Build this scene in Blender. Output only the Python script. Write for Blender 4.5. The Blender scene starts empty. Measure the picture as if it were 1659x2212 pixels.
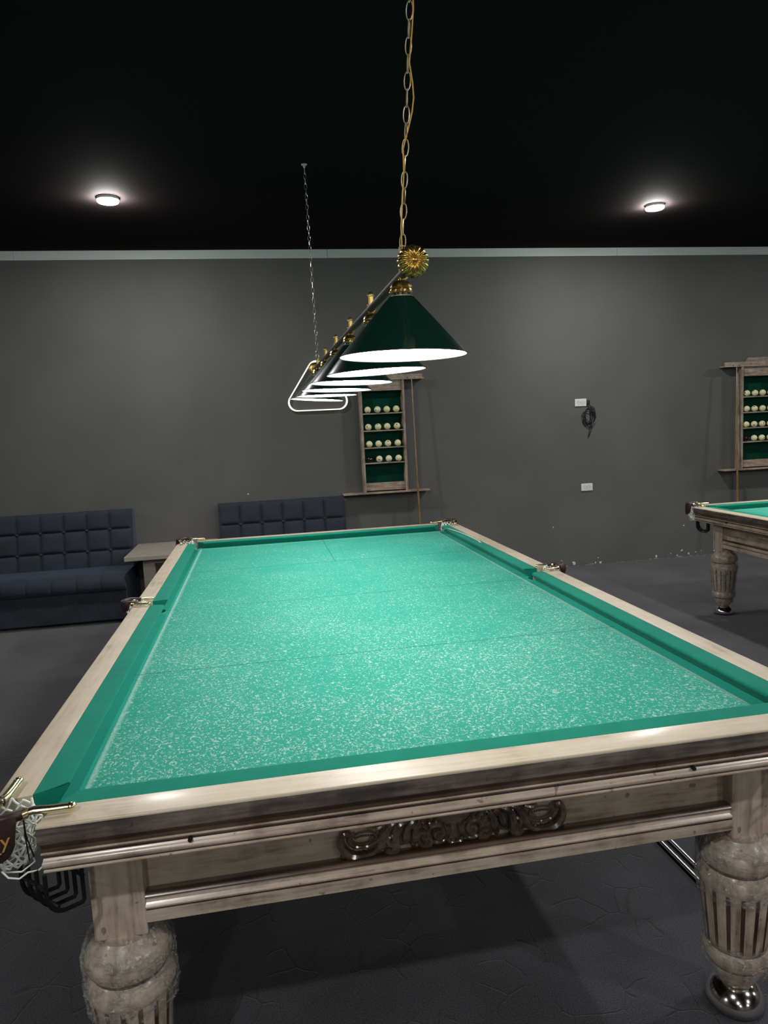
import bpy, bmesh, math, random
from mathutils import Vector, Matrix, noise
random.seed(7)
PI = math.pi
C = bpy.context.scene.collection
S = bpy.context.scene

# ------------------------------------------------------------------ camera, world, exposure
cam_d = bpy.data.cameras.new('camera'); cam = bpy.data.objects.new('camera', cam_d); C.objects.link(cam)
cam_d.sensor_fit = 'HORIZONTAL'; cam_d.sensor_width = 36.0; cam_d.lens = 1534.0/1659.0*36.0
cam_d.clip_start = 0.05; cam_d.clip_end = 60
rr = (0.98349911, -0.17449161, -0.04777224); uu = (0.06781822, 0.11078853, 0.9915274); bb = (-0.16772059, -0.97840614, 0.12079413)
cam.matrix_world = Matrix(((rr[0], uu[0], bb[0], -0.41458773), (rr[1], uu[1], bb[1], -3.36535896), (rr[2], uu[2], bb[2], 1.64787172), (0, 0, 0, 1)))
S.camera = cam
w = bpy.data.worlds.new('world'); S.world = w; w.use_nodes = True
w.node_tree.nodes['Background'].inputs[0].default_value = (0.5, 0.52, 0.55, 1)
w.node_tree.nodes['Background'].inputs[1].default_value = 0.0
S.view_settings.view_transform = 'Standard'; S.view_settings.look = 'None'
S.view_settings.exposure = 0.12; S.view_settings.gamma = 1.0; S.view_settings.use_curve_mapping = False
SHADE_L = 24.0        # radiance of the white undersides of the table lamp shades
CEIL_L = 740.0      # radiance of the small round ceiling lights
CEIL_SIDE = 1000.0
TRI_L = 1.1

# ------------------------------------------------------------------ materials
def nm(name, col, rough=0.5, metal=0.0, **kw):
    m = bpy.data.materials.new(name); m.use_nodes = True
    b = m.node_tree.nodes['Principled BSDF']
    b.inputs['Base Color'].default_value = (*col, 1); b.inputs['Roughness'].default_value = rough; b.inputs['Metallic'].default_value = metal
    for k, v in kw.items(): b.inputs[k.replace('_', ' ')].default_value = v
    return m
class NT:
    def __init__(s, m): s.m = m; s.t = m.node_tree; s.b = s.t.nodes['Principled BSDF']
    def n(s, typ, **kw):
        x = s.t.nodes.new(typ)
        for k, v in kw.items(): setattr(x, k, v)
        return x
    def l(s, a, b): s.t.links.new(a, b)
    def obj(s, scale=(1, 1, 1), rot=(0, 0, 0), loc=(0, 0, 0), gen='Object'):
        tc = s.n('ShaderNodeTexCoord'); mp = s.n('ShaderNodeMapping')
        mp.inputs['Scale'].default_value = scale; mp.inputs['Rotation'].default_value = rot; mp.inputs['Location'].default_value = loc
        s.l(tc.outputs[gen], mp.inputs['Vector']); return mp.outputs[0]
    def noise(s, vec, scale, detail=4, rough=0.55, dist=0):
        x = s.n('ShaderNodeTexNoise'); x.inputs['Scale'].default_value = scale; x.inputs['Detail'].default_value = detail
        x.inputs['Roughness'].default_value = rough; x.inputs['Distortion'].default_value = dist
        s.l(vec, x.inputs['Vector']); return x.outputs['Fac']
    def ramp(s, fac, stops):
        r = s.n('ShaderNodeValToRGB'); e = r.color_ramp.elements
        while len(e) < len(stops): e.new(0.5)
        for i, (p, c) in enumerate(stops):
            e[i].position = p; e[i].color = (*c, 1) if len(c) == 3 else c
        s.l(fac, r.inputs[0]); return r.outputs[0]
    def mix(s, fac, a, b, typ='MIX'):
        x = s.n('ShaderNodeMix', data_type='RGBA', blend_type=typ)
        for sock, v in ((x.inputs[0], fac), (x.inputs[6], a), (x.inputs[7], b)):
            if isinstance(v, (int, float)): sock.default_value = v
            elif isinstance(v, tuple): sock.default_value = (*v, 1)
            else: s.l(v, sock)
        return x.outputs[2]
    def math(s, op, a, b=0.0, clamp=False):
        x = s.n('ShaderNodeMath', operation=op, use_clamp=clamp)
        for i, v in enumerate((a, b)):
            if isinstance(v, (int, float)): x.inputs[i].default_value = v
            else: s.l(v, x.inputs[i])
        return x.outputs[0]
    def bump(s, h, strength=0.3, dist=0.01):
        x = s.n('ShaderNodeBump'); x.inputs['Strength'].default_value = strength; x.inputs['Distance'].default_value = dist
        s.l(h, x.inputs['Height']); s.l(x.outputs[0], s.b.inputs['Normal']); return x
    def base(s, c): s.l(c, s.b.inputs['Base Color'])

def wood(name, axis, lo, mid, hi, rough=0.33, fleck=True, coat=0.35):
    m = nm(name, mid, rough, Coat_Weight=coat, Coat_Roughness=0.18); t = NT(m)
    sc = [1, 1, 1]; sc[axis] = 0.08
    v = t.obj(scale=tuple(sc)); v2 = t.obj()
    grain = t.noise(v, 60, 5, 0.6); patch = t.noise(v2, 5, 3, 0.6); patch2 = t.noise(v2, 14, 4, 0.65)
    f = t.math('ADD', t.math('MULTIPLY', grain, 0.45), t.math('ADD', t.math('MULTIPLY', patch, 0.35), t.math('MULTIPLY', patch2, 0.25)))
    c = t.ramp(f, [(0.40, lo), (0.50, mid), (0.62, hi)])
    if fleck:
        fl = t.noise(v2, 38, 2, 0.4); fm = t.ramp(fl, [(0.70, (0, 0, 0)), (0.725, (1, 1, 1))])
        c = t.mix(t.math('MULTIPLY', fm, 0.55), c, (0.03, 0.016, 0.01))
    t.base(c); t.bump(grain, 0.12, 0.003)
    return m
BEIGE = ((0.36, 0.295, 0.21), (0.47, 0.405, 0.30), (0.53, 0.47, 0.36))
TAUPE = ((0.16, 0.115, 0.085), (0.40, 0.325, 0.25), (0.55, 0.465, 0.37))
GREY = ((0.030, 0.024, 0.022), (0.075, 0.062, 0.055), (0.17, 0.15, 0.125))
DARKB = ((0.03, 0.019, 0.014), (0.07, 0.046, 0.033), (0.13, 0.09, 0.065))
W = {}
for ax, an in enumerate('xyz'):
    W['beige', an] = wood('whitewashed wood ' + an, ax, *BEIGE, coat=0.15, rough=0.45, fleck=False)
    W['taupe', an] = wood('taupe wood ' + an, ax, *TAUPE)
    W['grey', an] = wood('grey stained wood ' + an, ax, *GREY)
    W['dark', an] = wood('brown patina wood ' + an, ax, *DARKB)
M_side = wood('grey laminate', 0, (0.25, 0.22, 0.19), (0.29, 0.26, 0.225), (0.33, 0.30, 0.26), 0.5, False, 0)
M_rack = wood('rustic rack wood', 2, (0.15, 0.10, 0.075), (0.29, 0.215, 0.165), (0.46, 0.38, 0.30), 0.5, True, 0.1)
M_rackx = wood('rustic shelf wood', 0, (0.15, 0.10, 0.075), (0.29, 0.215, 0.165), (0.46, 0.38, 0.30), 0.5, True, 0.1)

# green baize with chalk dust and the faint joints of the slate below it
def cloth_mat(name, bed):
    m = nm(name, (0.012, 0.40, 0.25), 0.95, Sheen_Weight=0.08, Sheen_Roughness=0.5); t = NT(m)
    m.node_tree.nodes['Principled BSDF'].inputs['Sheen Tint'].default_value = (0.3, 1, 0.8, 1)
    m.node_tree.nodes['Principled BSDF'].inputs['Specular IOR Level'].default_value = 0.2
    v = t.obj(); fine = t.noise(v, 900, 3, 0.7); mid = t.noise(v, 9, 3, 0.6)
    if not bed:
        c = t.ramp(t.math('ADD', t.math('MULTIPLY', fine, 0.5), t.math('MULTIPLY', mid, 0.5)), [(0.35, (0.0015, 0.150, 0.100)), (0.65, (0.003, 0.195, 0.132))])
        t.base(c); t.bump(fine, 0.2, 0.001); return m
    c = t.ramp(t.math('ADD', t.math('MULTIPLY', fine, 0.7), t.math('MULTIPLY', mid, 0.3)), [(0.35, (0.0030, 0.222, 0.158)), (0.65, (0.0055, 0.262, 0.188))])
    sep = t.n('ShaderNodeSeparateXYZ'); tc = t.n('ShaderNodeTexCoord'); t.l(tc.outputs['Object'], sep.inputs[0])
    X, Y = sep.outputs[0], sep.outputs[1]; AX = t.math('ABSOLUTE', X); AY = t.math('ABSOLUTE', Y)
    inside = t.math('MULTIPLY', t.math('LESS_THAN', AX, 0.868), t.math('LESS_THAN', AY, 1.752))
    vs = t.obj(scale=(1, 0.8, 1), rot=(0, 0, 0.5))
    warp = t.n('ShaderNodeTexNoise'); warp.inputs['Scale'].default_value = 60; t.l(vs, warp.inputs['Vector'])
    wv = t.n('ShaderNodeVectorMath', operation='MULTIPLY_ADD'); t.l(warp.outputs['Color'], wv.inputs[0]); wv.inputs[1].default_value = (0.03, 0.03, 0.03); t.l(vs, wv.inputs[2])
    s1 = t.noise(wv.outputs[0], 140, 3, 0.6); s2 = t.noise(wv.outputs[0], 330, 2, 0.6)
    big = t.noise(v, 2.2, 2, 0.5)
    thr = t.math('ADD', s1, t.math('MULTIPLY', t.math('SUBTRACT', big, 0.5), 0.10))
    near = t.math('MULTIPLY', t.math('SUBTRACT', 0.0, Y), 0.018)
    thr = t.math('ADD', thr, near)
    f1 = t.ramp(thr, [(0.585, (0, 0, 0)), (0.62, (1, 1, 1))])
    f2 = t.ramp(s2, [(0.58, (0, 0, 0)), (0.68, (1, 1, 1))])
    haze = t.ramp(big, [(0.3, (0.02,) * 3), (0.7, (0.06,) * 3)])
    fl = t.math('MAXIMUM', t.math('MULTIPLY', f1, 0.75), t.math('MULTIPLY', f2, 0.14))
    fl = t.math('MAXIMUM', fl, haze)
    # pale worn line just inside the cushions
    ex = t.math('ABSOLUTE', t.math('SUBTRACT', AX, 0.862)); ey = t.math('ABSOLUTE', t.math('SUBTRACT', AY, 1.745))
    ln = t.math('MAXIMUM', t.math('SUBTRACT', 1.0, t.math('MULTIPLY', ex, 75.0), True), t.math('SUBTRACT', 1.0, t.math('MULTIPLY', ey, 75.0), True))
    edge = t.math('MULTIPLY', ln, t.math('ADD', t.math('MULTIPLY', s1, 1.6), -0.2))
    fl = t.math('MAXIMUM', t.math('MULTIPLY', fl, inside), t.math('MULTIPLY', edge, inside))
    c = t.mix(fl, c, (0.36, 0.52, 0.46))
    def band(a, wdt, pos): return t.math('LESS_THAN', t.math('ABSOLUTE', t.math('SUBTRACT', a, pos)), wdt)
    seams = t.math('MAXIMUM', band(Y, 0.0028, 0.0), t.math('MAXIMUM', band(Y, 0.0026, -0.898), band(Y, 0.0030, 0.898)))
    seams = t.math('MULTIPLY', seams, t.math('LESS_THAN', AX, 0.885))
    cen = t.math('MULTIPLY', band(X, 0.0020, 0.0), t.math('GREATER_THAN', Y, 0.898))
    seams = t.math('MULTIPLY', t.math('MAXIMUM', seams, cen), 0.8)
    c = t.mix(seams, c, (0.0, 0.07, 0.05))
    t.base(c); t.bump(fine, 0.15, 0.001)
    return m
M_bed = cloth_mat('worn green baize', True); M_cush = cloth_mat('green baize', False)

M_brass = nm('polished brass', (0.86, 0.62, 0.20), 0.27, 1.0)
M_brassp = nm('pale brass', (0.80, 0.72, 0.42), 0.22, 1.0)
M_chain = nm('dull brass chain', (0.78, 0.66, 0.45), 0.42, 1.0)
M_steel = nm('steel chain', (0.55, 0.55, 0.52), 0.3, 1.0)
M_chrome = nm('chrome', (0.75, 0.72, 0.69), 0.12, 1.0)
M_rod = nm('bright metal rod', (0.95, 0.95, 0.95), 0.3, 1.0)
M_cord = nm('yellow cord', (0.88, 0.50, 0.03), 0.45)
M_leather = nm('brown leather', (0.030, 0.014, 0.013), 0.42); t = NT(M_leather); t.bump(t.noise(t.obj(), 320, 3), 0.3, 0.001)
M_gold = nm('gold print', (0.50, 0.27, 0.07), 0.5)
M_net = nm('white net cord', (0.78, 0.82, 0.78), 0.8)
M_black = nm('black metal', (0.006, 0.006, 0.007), 0.4)
M_hole = nm('black hole', (0.003, 0.003, 0.003), 0.9)
M_shade = nm('dark green enamel', (0.0045, 0.034, 0.023), 0.22, Coat_Weight=0.6, Coat_Roughness=0.08)
M_rim = nm('dark rim', (0.03, 0.012, 0.012), 0.3)
M_bar = nm('brown lamp bar', (0.085, 0.062, 0.058), 0.55, Specular_IOR_Level=0.25); t = NT(M_bar)
t.base(t.ramp(t.noise(t.obj(scale=(1, 0.05, 1)), 70, 4), [(0.4, (0.045, 0.034, 0.033)), (0.62, (0.085, 0.068, 0.064))]))
def emis(name, col, k):
    m = bpy.data.materials.new(name); m.use_nodes = True; m.node_tree.nodes.clear()
    e = m.node_tree.nodes.new('ShaderNodeEmission'); o = m.node_tree.nodes.new('ShaderNodeOutputMaterial')
    e.inputs[0].default_value = (*col, 1); e.inputs[1].default_value = k; m.node_tree.links.new(e.outputs[0], o.inputs[0]); return m
M_diff = emis('lit lamp diffuser', (1.0, 0.975, 0.935), SHADE_L)
M_ceil = emis('lit ceiling light', (1.0, 0.98, 0.95), CEIL_L)
M_ceils = emis('lit ceiling light side', (1.0, 0.97, 0.93), CEIL_SIDE)
M_tri = emis('lit led strip', (1.0, 0.98, 0.82), TRI_L)
M_white = nm('white plastic', (0.72, 0.72, 0.70), 0.35)
M_sockdk = nm('socket grey', (0.30, 0.31, 0.31), 0.5)
M_cable = nm('black cable', (0.012, 0.012, 0.012), 0.45)
M_ball = nm('cream ball', (0.86, 0.82, 0.50), 0.14, Coat_Weight=0.4); t = NT(M_ball)
dn = t.n('ShaderNodeVectorMath', operation='DISTANCE'); t.l(t.obj(), dn.inputs[0]); dn.inputs[1].default_value = (0, -0.034, 0)
t.base(t.mix(t.math('LESS_THAN', t.math('ADD', dn.outputs['Value'], t.math('MULTIPLY', t.noise(t.obj(), 160, 1), 0.006)), 0.0095), (0.86, 0.82, 0.50), (0.02, 0.02, 0.015)))
M_cue8 = nm('black cue ball', (0.012, 0.006, 0.007), 0.1, Coat_Weight=0.5)
M_felt = nm('dark green felt', (0.003, 0.045, 0.028), 0.95, Specular_IOR_Level=0.1)
M_cue = wood('cue wood', 2, (0.10, 0.06, 0.025), (0.19, 0.12, 0.05), (0.26, 0.17, 0.08), 0.3, False, 0.4)
M_cueb = nm('dark cue butt', (0.018, 0.014, 0.008), 0.3)
# velvet
M_velvet = nm('navy velvet', (0.016, 0.024, 0.042), 0.85, Sheen_Weight=0.22, Sheen_Roughness=0.35); t = NT(M_velvet)
M_velvet.node_tree.nodes['Principled BSDF'].inputs['Sheen Tint'].default_value = (0.35, 0.5, 0.8, 1)
nz = t.noise(t.obj(), 7, 4, 0.6); t.base(t.ramp(nz, [(0.35, (0.0115, 0.0165, 0.0245)), (0.68, (0.019, 0.027, 0.040))])); t.bump(t.noise(t.obj(), 500, 3), 0.15, 0.001)
M_button = nm('velvet button', (0.016, 0.020, 0.030), 0.6)
M_blackfab = nm('black lining', (0.004, 0.004, 0.005), 0.9)
# stretch film
M_film = bpy.data.materials.new('clear stretch film'); M_film.use_nodes = True; t = NT(M_film)
t.b.inputs['Base Color'].default_value = (0.50, 0.48, 0.45, 1); t.b.inputs['Roughness'].default_value = 0.08; t.b.inputs['Specular IOR Level'].default_value = 1.0; t.b.inputs['Coat Weight'].default_value = 1.0; t.b.inputs['Coat Roughness'].default_value = 0.1
v = t.obj(scale=(1, 1, 1.6), rot=(0.5, 0.4, 0)); rz = t.noise(v, 20, 6, 0.65, 1.2)
t.bump(rz, 1.0, 0.022)
al = t.ramp(t.noise(v, 13, 6, 0.7, 2.0), [(0.38, (0.10,) * 3), (0.50, (0.20,) * 3), (0.58, (0.62,) * 3), (0.66, (0.22,) * 3)]); t.l(al, t.b.inputs['Alpha'])
# carpet with a shallow pressed crack-like pattern
M_carpet = nm('charcoal carpet', (0.035, 0.035, 0.04), 0.95, Sheen_Weight=0.25, Sheen_Roughness=0.5); t = NT(M_carpet)
M_carpet.node_tree.nodes['Principled BSDF'].inputs['Specular IOR Level'].default_value = 0.1
v = t.obj(); pile = t.noise(v, 230, 5, 0.8); blot = t.noise(v, 1.6, 3, 0.6)
wn = t.n('ShaderNodeTexNoise'); wn.inputs['Scale'].default_value = 7; wn.inputs['Detail'].default_value = 2; t.l(v, wn.inputs['Vector'])
wv = t.n('ShaderNodeVectorMath', operation='MULTIPLY_ADD'); t.l(wn.outputs['Color'], wv.inputs[0]); wv.inputs[1].default_value = (0.05, 0.05, 0); t.l(v, wv.inputs[2])
vo = t.n('ShaderNodeTexVoronoi', feature='DISTANCE_TO_EDGE'); vo.inputs['Scale'].default_value = 7.0; t.l(wv.outputs[0], vo.inputs['Vector'])
crk = t.ramp(vo.outputs['Distance'], [(0.0, (0, 0, 0)), (0.022, (1, 1, 1))])
gate = t.ramp(t.noise(v, 5.0, 2), [(0.50, (1, 1, 1)), (0.56, (0, 0, 0))])
crk = t.math('MAXIMUM', crk, gate)
c = t.ramp(t.math('ADD', t.math('MULTIPLY', pile, 0.75), t.math('MULTIPLY', blot, 0.25)), [(0.42, (0.008, 0.008, 0.011)), (0.60, (0.062, 0.060, 0.074))])
c = t.mix(crk, t.mix(0.5, c, (0.008, 0.008, 0.009)), c); t.base(c)
h = t.math('ADD', t.math('MULTIPLY', pile, 0.35), t.math('MULTIPLY', crk, 0.5)); t.bump(h, 0.5, 0.006)
# wall paint with chipped plaster near the skirting line
M_wall = nm('charcoal wall paint', (0.07, 0.068, 0.062), 0.62, Specular_IOR_Level=0.3); t = NT(M_wall)
v = t.obj(); c = t.ramp(t.noise(v, 1.3, 3, 0.55), [(0.35, (0.098, 0.098, 0.096)), (0.65, (0.114, 0.114, 0.111))])
dmin = None
for (x, z, r) in [(2.945, 0.030, 0.022), (3.232, 0.072, 0.009), (3.20, 0.02, 0.012), (3.26, 0.016, 0.016), (2.709, 0.451, 0.010), (-0.549, 1.027, 0.008), (3.94, 0.03, 0.016), (4.257, 0.075, 0.014), (4.20, 0.02, 0.010), (4.34, 0.03, 0.014), (4.43, 0.045, 0.008), (4.12, 0.05, 0.007), (4.50, 0.05, 0.006), (4.28, 0.36, 0.008), (2.80, 0.07, 0.006), (4.66, 0.04, 0.01)]:
    d = t.n('ShaderNodeVectorMath', operation='DISTANCE'); t.l(v, d.inputs[0]); d.inputs[1].default_value = (x, 3.92, z)
    q = t.math('DIVIDE', d.outputs['Value'], r); dmin = q if dmin is None else t.math('MINIMUM', dmin, q)
rag = t.math('ADD', dmin, t.math('MULTIPLY', t.math('SUBTRACT', t.noise(v, 70, 3), 0.5), 2.2))
sepw = t.n('ShaderNodeSeparateXYZ'); tcw = t.n('ShaderNodeTexCoord'); t.l(tcw.outputs['Object'], sepw.inputs[0])
low = t.math('ADD', t.math('DIVIDE', sepw.outputs[2], 0.008), t.math('MULTIPLY', t.math('SUBTRACT', t.noise(v, 16, 4), 0.46), 9.0))
chip = t.math('MAXIMUM', t.math('LESS_THAN', rag, 0.8), t.math('MULTIPLY', t.math('LESS_THAN', low, 0.45), 0.35))
t.base(t.mix(chip, c, (0.62, 0.60, 0.57))); t.bump(t.noise(v, 220, 3), 0.08, 0.002)
M_ceilp = nm('black ceiling', (0.0245, 0.0190, 0.0195), 0.9, Specular_IOR_Level=0.03)
M_trim = nm('pale grey trim', (0.56, 0.60, 0.59), 0.5)

# ------------------------------------------------------------------ mesh builder
class MB:
    def __init__(s): s.v = []; s.f = []; s.m = []; s.mats = []; s.sm = []
    def mat(s, m):
        if m not in s.mats: s.mats.append(m)
        return s.mats.index(m)
    def add(s, vs, fs, m, smooth=False, T=None):
        o = len(s.v); i = s.mat(m)
        for p in vs:
            p = Vector(p)
            s.v.append(T @ p if T else p)
        for f in fs: s.f.append([o + k for k in f]); s.m.append(i); s.sm.append(smooth)
    def box(s, a, b, m, T=None):
        x0, y0, z0 = a; x1, y1, z1 = b
        s.add([(x0, y0, z0), (x1, y0, z0), (x1, y1, z0), (x0, y1, z0), (x0, y0, z1), (x1, y0, z1), (x1, y1, z1), (x0, y1, z1)],
              [(0, 3, 2, 1), (4, 5, 6, 7), (0, 1, 5, 4), (1, 2, 6, 5), (2, 3, 7, 6), (3, 0, 4, 7)], m, False, T)
    def rbox(s, a, b, m, r=0.006, T=None):
        bm = bmesh.new(); bmesh.ops.create_cube(bm, size=1)
        for v in bm.verts: v.co = Vector([(a[i] + b[i]) / 2 + v.co[i] * (b[i] - a[i]) for i in range(3)])
        bmesh.ops.bevel(bm, geom=bm.edges[:], offset=r, segments=2, affect='EDGES', profile=0.6)
        bm.verts.index_update(); s.add([v.co.copy() for v in bm.verts], [[v.index for v in f.verts] for f in bm.faces], m, False, T); bm.free()
    def prism(s, poly, z0, z1, m, T=None):
        n = len(poly)
        s.add([(x, y, z0) for x, y in poly] + [(x, y, z1) for x, y in poly], [list(range(n))[::-1], list(range(n, 2 * n))] + [(i, (i + 1) % n, n + (i + 1) % n, n + i) for i in range(n)], m, False, T)
    def tube(s, pts, r, m, n=8, closed=False, T=None, flat=1.0, cap=True):
        pts = [Vector(p) for p in pts]; N = len(pts); rs = r if isinstance(r, (list, tuple)) else [r] * N
        vs = []; prev = None
        for i, p in enumerate(pts):
            if closed: d = pts[(i + 1) % N] - pts[i - 1]
            else: d = pts[min(i + 1, N - 1)] - pts[max(i - 1, 0)]
            if d.length < 1e-9: d = Vector((0, 0, 1))
            d.normalize()
            if prev is None:
                a = Vector((0, 0, 1)) if abs(d.z) < 0.9 else Vector((1, 0, 0)); prev = (a - d * a.dot(d)).normalized()
            else:
                q = prev - d * prev.dot(d)
                prev = q.normalized() if q.length > 1e-6 else prev
            b = d.cross(prev)
            for k in range(n):
                an = 2 * PI * k / n; vs.append(p + (prev * math.cos(an) * flat + b * math.sin(an)) * rs[i])
        fs = []
        for i in range(N if closed else N - 1):
            j = (i + 1) % N
            for k in range(n): fs.append((i * n + k, i * n + (k + 1) % n, j * n + (k + 1) % n, j * n + k))
        if not closed and cap: fs += [list(range(n))[::-1], [(N - 1) * n + k for k in range(n)]]
        s.add(vs, fs, m, True, T)
    def lathe(s, prof, m, n=32, T=None, c=(0, 0), mod=None, cap=True, smooth=True):
        vs = []
        for j, (r, z) in enumerate(prof):
            for k in range(n):
                a = 2 * PI * k / n; q = r * (mod(j, a) if mod else 1); vs.append((c[0] + q * math.cos(a), c[1] + q * math.sin(a), z))
        fs = [(j * n + k, j * n + (k + 1) % n, (j + 1) * n + (k + 1) % n, (j + 1) * n + k) for j in range(len(prof) - 1) for k in range(n)]
        if cap: fs += [list(range(n))[::-1], [(len(prof) - 1) * n + k for k in range(n)]]
        s.add(vs, fs, m, smooth, T)
    def ball(s, c, r, m, sc=(1, 1, 1), rot=0.0, n=12, T=None, axis='Y'):
        R = Matrix.Rotation(rot, 3, axis); vs = []; k2 = n // 2
        for j in range(k2 + 1):
            th = PI * j / k2
            for k in range(n):
                a = 2 * PI * k / n; p = Vector((math.sin(th) * math.cos(a) * sc[0], math.sin(th) * math.sin(a) * sc[1], math.cos(th) * sc[2])) * r
                vs.append(Vector(c) + R @ p)
        s.add(vs, [(j * n + k, (j + 1) * n + k, (j + 1) * n + (k + 1) % n, j * n + (k + 1) % n) for j in range(k2) for k in range(n)], m, True, T)
    def build(s, name, parent=None, loc=None, rot=None, bevel=0, angle=40):
        me = bpy.data.meshes.new(name)
        me.from_pydata([tuple(v) for v in s.v], [], s.f)
        for m in s.mats: me.materials.append(m)
        for i, p in enumerate(me.polygons): p.material_index = s.m[i]; p.use_smooth = s.sm[i]
        bm = bmesh.new(); bm.from_mesh(me); bmesh.ops.remove_doubles(bm, verts=bm.verts, dist=1e-5)
        bmesh.ops.recalc_face_normals(bm, faces=bm.faces)
        for e in bm.edges:
            if len(e.link_faces) == 2 and e.calc_face_angle(0) > math.radians(angle): e.smooth = False
        bm.to_mesh(me); bm.free()
        o = bpy.data.objects.new(name, me); C.objects.link(o)
        if parent: o.parent = parent
        if loc: o.location = loc
        if rot: o.rotation_euler = rot
        if bevel:
            b = o.modifiers.new('bevel', 'BEVEL'); b.width = bevel; b.segments = 2; b.limit_method = 'ANGLE'
        return o
def tag(o, label=None, cat=None, group=None, kind=None):
    for k, v in (('label', label), ('category', cat), ('group', group), ('kind', kind)):
        if v: o[k] = v
    return o
def thing(name, label, cat, loc=(0, 0, 0), rotz=0, group=None):
    o = bpy.data.objects.new(name, None); C.objects.link(o); o.location = loc; o.rotation_euler = (0, 0, rotz)
    return tag(o, label, cat, group)
def copy_tree(o, parent=None):
    c = o.copy(); C.objects.link(c); c.parent = parent
    for ch in [x for x in list(C.objects) if x.parent == o]: copy_tree(ch, c)
    return c
def struct(name, mb, **k): return tag(mb.build(name, **k), kind='structure')

# ------------------------------------------------------------------ room shell
X0, X1, Y0, Y1, H = -6.5, 9.0, -12.0, 3.92, 3.405
b = MB(); b.box((X0, Y0, -0.1), (X1, Y1 + 0.15, 0), M_carpet); struct('floor', b)
b = MB(); b.box((X0, Y0, H), (X1, Y1 + 0.15, H + 0.1), M_ceilp); struct('ceiling', b)
b = MB(); b.box((X0, Y1, 0), (X1, Y1 + 0.15, H), M_wall); struct('wall_back', b)
b = MB(); b.box((X0 - 0.15, Y0, -0.1), (X0, Y1 + 0.15, H), M_wall); struct('wall_left', b)
b = MB(); b.box((X1, Y0, -0.1), (X1 + 0.15, Y1 + 0.15, H), M_wall); struct('wall_right', b)
b = MB(); b.box((X0 - 0.15, Y0 - 0.15, -0.1), (X1 + 0.15, Y0, H), M_wall); struct('wall_front', b)
xs = [-6.5, -2.52, 0.386, 3.48, 6.5, 9.0]
for i in range(5):
    b = MB(); b.box((xs[i] + 0.0015, Y1 - 0.018, 3.322), (xs[i + 1] - 0.0015, Y1, H), M_trim); struct('trim_%d' % (i + 1), b)

# ------------------------------------------------------------------ billiard table
NX, NY, TOP, BED = 0.8875, 1.775, 0.882, 0.840
def mapper(side, bx=NX, by=NY):
    if side == 'near': return lambda t, o, z: (t, -(by + o), z)
    if side == 'far': return lambda t, o, z: (-t, by + o, z)
    if side == 'left': return lambda t, o, z: (-(bx + o), -t, z)
    return lambda t, o, z: (bx + o, t, z)
def sweep(mb, prof, t0, t1, mp, mats, smooth=False):
    """closed profile [(o,z)...]; mats: one material per profile edge; t0/t1 functions of o"""
    n = len(prof)
    A = [mp(t0(o), o, z) for o, z in prof]; B = [mp(t1(o), o, z) for o, z in prof]
    for i in range(n):
        j = (i + 1) % n; mb.add([A[i], A[j], B[j], B[i]], [(0, 1, 2, 3)], mats[i], smooth)
    mb.add(A, [list(range(n))[::-1]], mats[0]); mb.add(B, [list(range(n))], mats[0])
def arc(c, r, a0, a1, n):
    return [(c[0] + r * math.cos(math.radians(a0 + (a1 - a0) * i / n)), c[1] + r * math.sin(math.radians(a0 + (a1 - a0) * i / n))) for i in range(n + 1)]
def rail_profile(ax):
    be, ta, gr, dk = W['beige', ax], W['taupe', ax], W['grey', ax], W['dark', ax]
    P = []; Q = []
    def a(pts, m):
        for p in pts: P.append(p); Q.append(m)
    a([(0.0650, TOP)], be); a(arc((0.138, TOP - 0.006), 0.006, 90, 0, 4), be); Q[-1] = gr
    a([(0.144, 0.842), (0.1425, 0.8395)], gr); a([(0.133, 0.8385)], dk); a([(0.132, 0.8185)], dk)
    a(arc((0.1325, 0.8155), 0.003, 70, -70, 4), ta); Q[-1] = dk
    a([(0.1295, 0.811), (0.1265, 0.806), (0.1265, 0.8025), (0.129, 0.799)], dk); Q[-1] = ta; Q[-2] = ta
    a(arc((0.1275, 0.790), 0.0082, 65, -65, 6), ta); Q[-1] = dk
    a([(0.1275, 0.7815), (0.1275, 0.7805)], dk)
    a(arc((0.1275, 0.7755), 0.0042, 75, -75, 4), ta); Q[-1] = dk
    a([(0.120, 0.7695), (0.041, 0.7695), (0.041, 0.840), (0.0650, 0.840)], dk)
    return P, Q
def cush_profile():
    P = [(0.0645, TOP - 0.0005), (0.045, TOP - 0.0003), (0.028, TOP), (0.014, TOP), (0.007, TOP - 0.0003), (0.003, TOP - 0.0012), (0.0005, TOP - 0.003), (-0.001, TOP - 0.006),
         (0.0005, TOP - 0.010), (0.004, TOP - 0.015), (0.014, TOP - 0.028), (0.022, BED + 0.0015), (0.0645, BED + 0.0015)]
    return P
def cend(nose, woodp, sgn):
    def f(o):
        e = nose + (woodp - nose) * min(max(o, 0) / 0.0645, 1)
        if o < 0.02: e -= 0.010 * (1 - max(o, 0) / 0.02) ** 2 * (1 if nose > 0.2 or True else 0)
        return sgn * e
    return f
def cmid(nose, woodp, sgn):
    def f(o):
        e = nose + (woodp - nose) * min(max(o, 0) / 0.0645, 1)
        if o < 0.02: e += 0.010 * (1 - max(o, 0) / 0.02) ** 2
        return sgn * e
    return f

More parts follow.
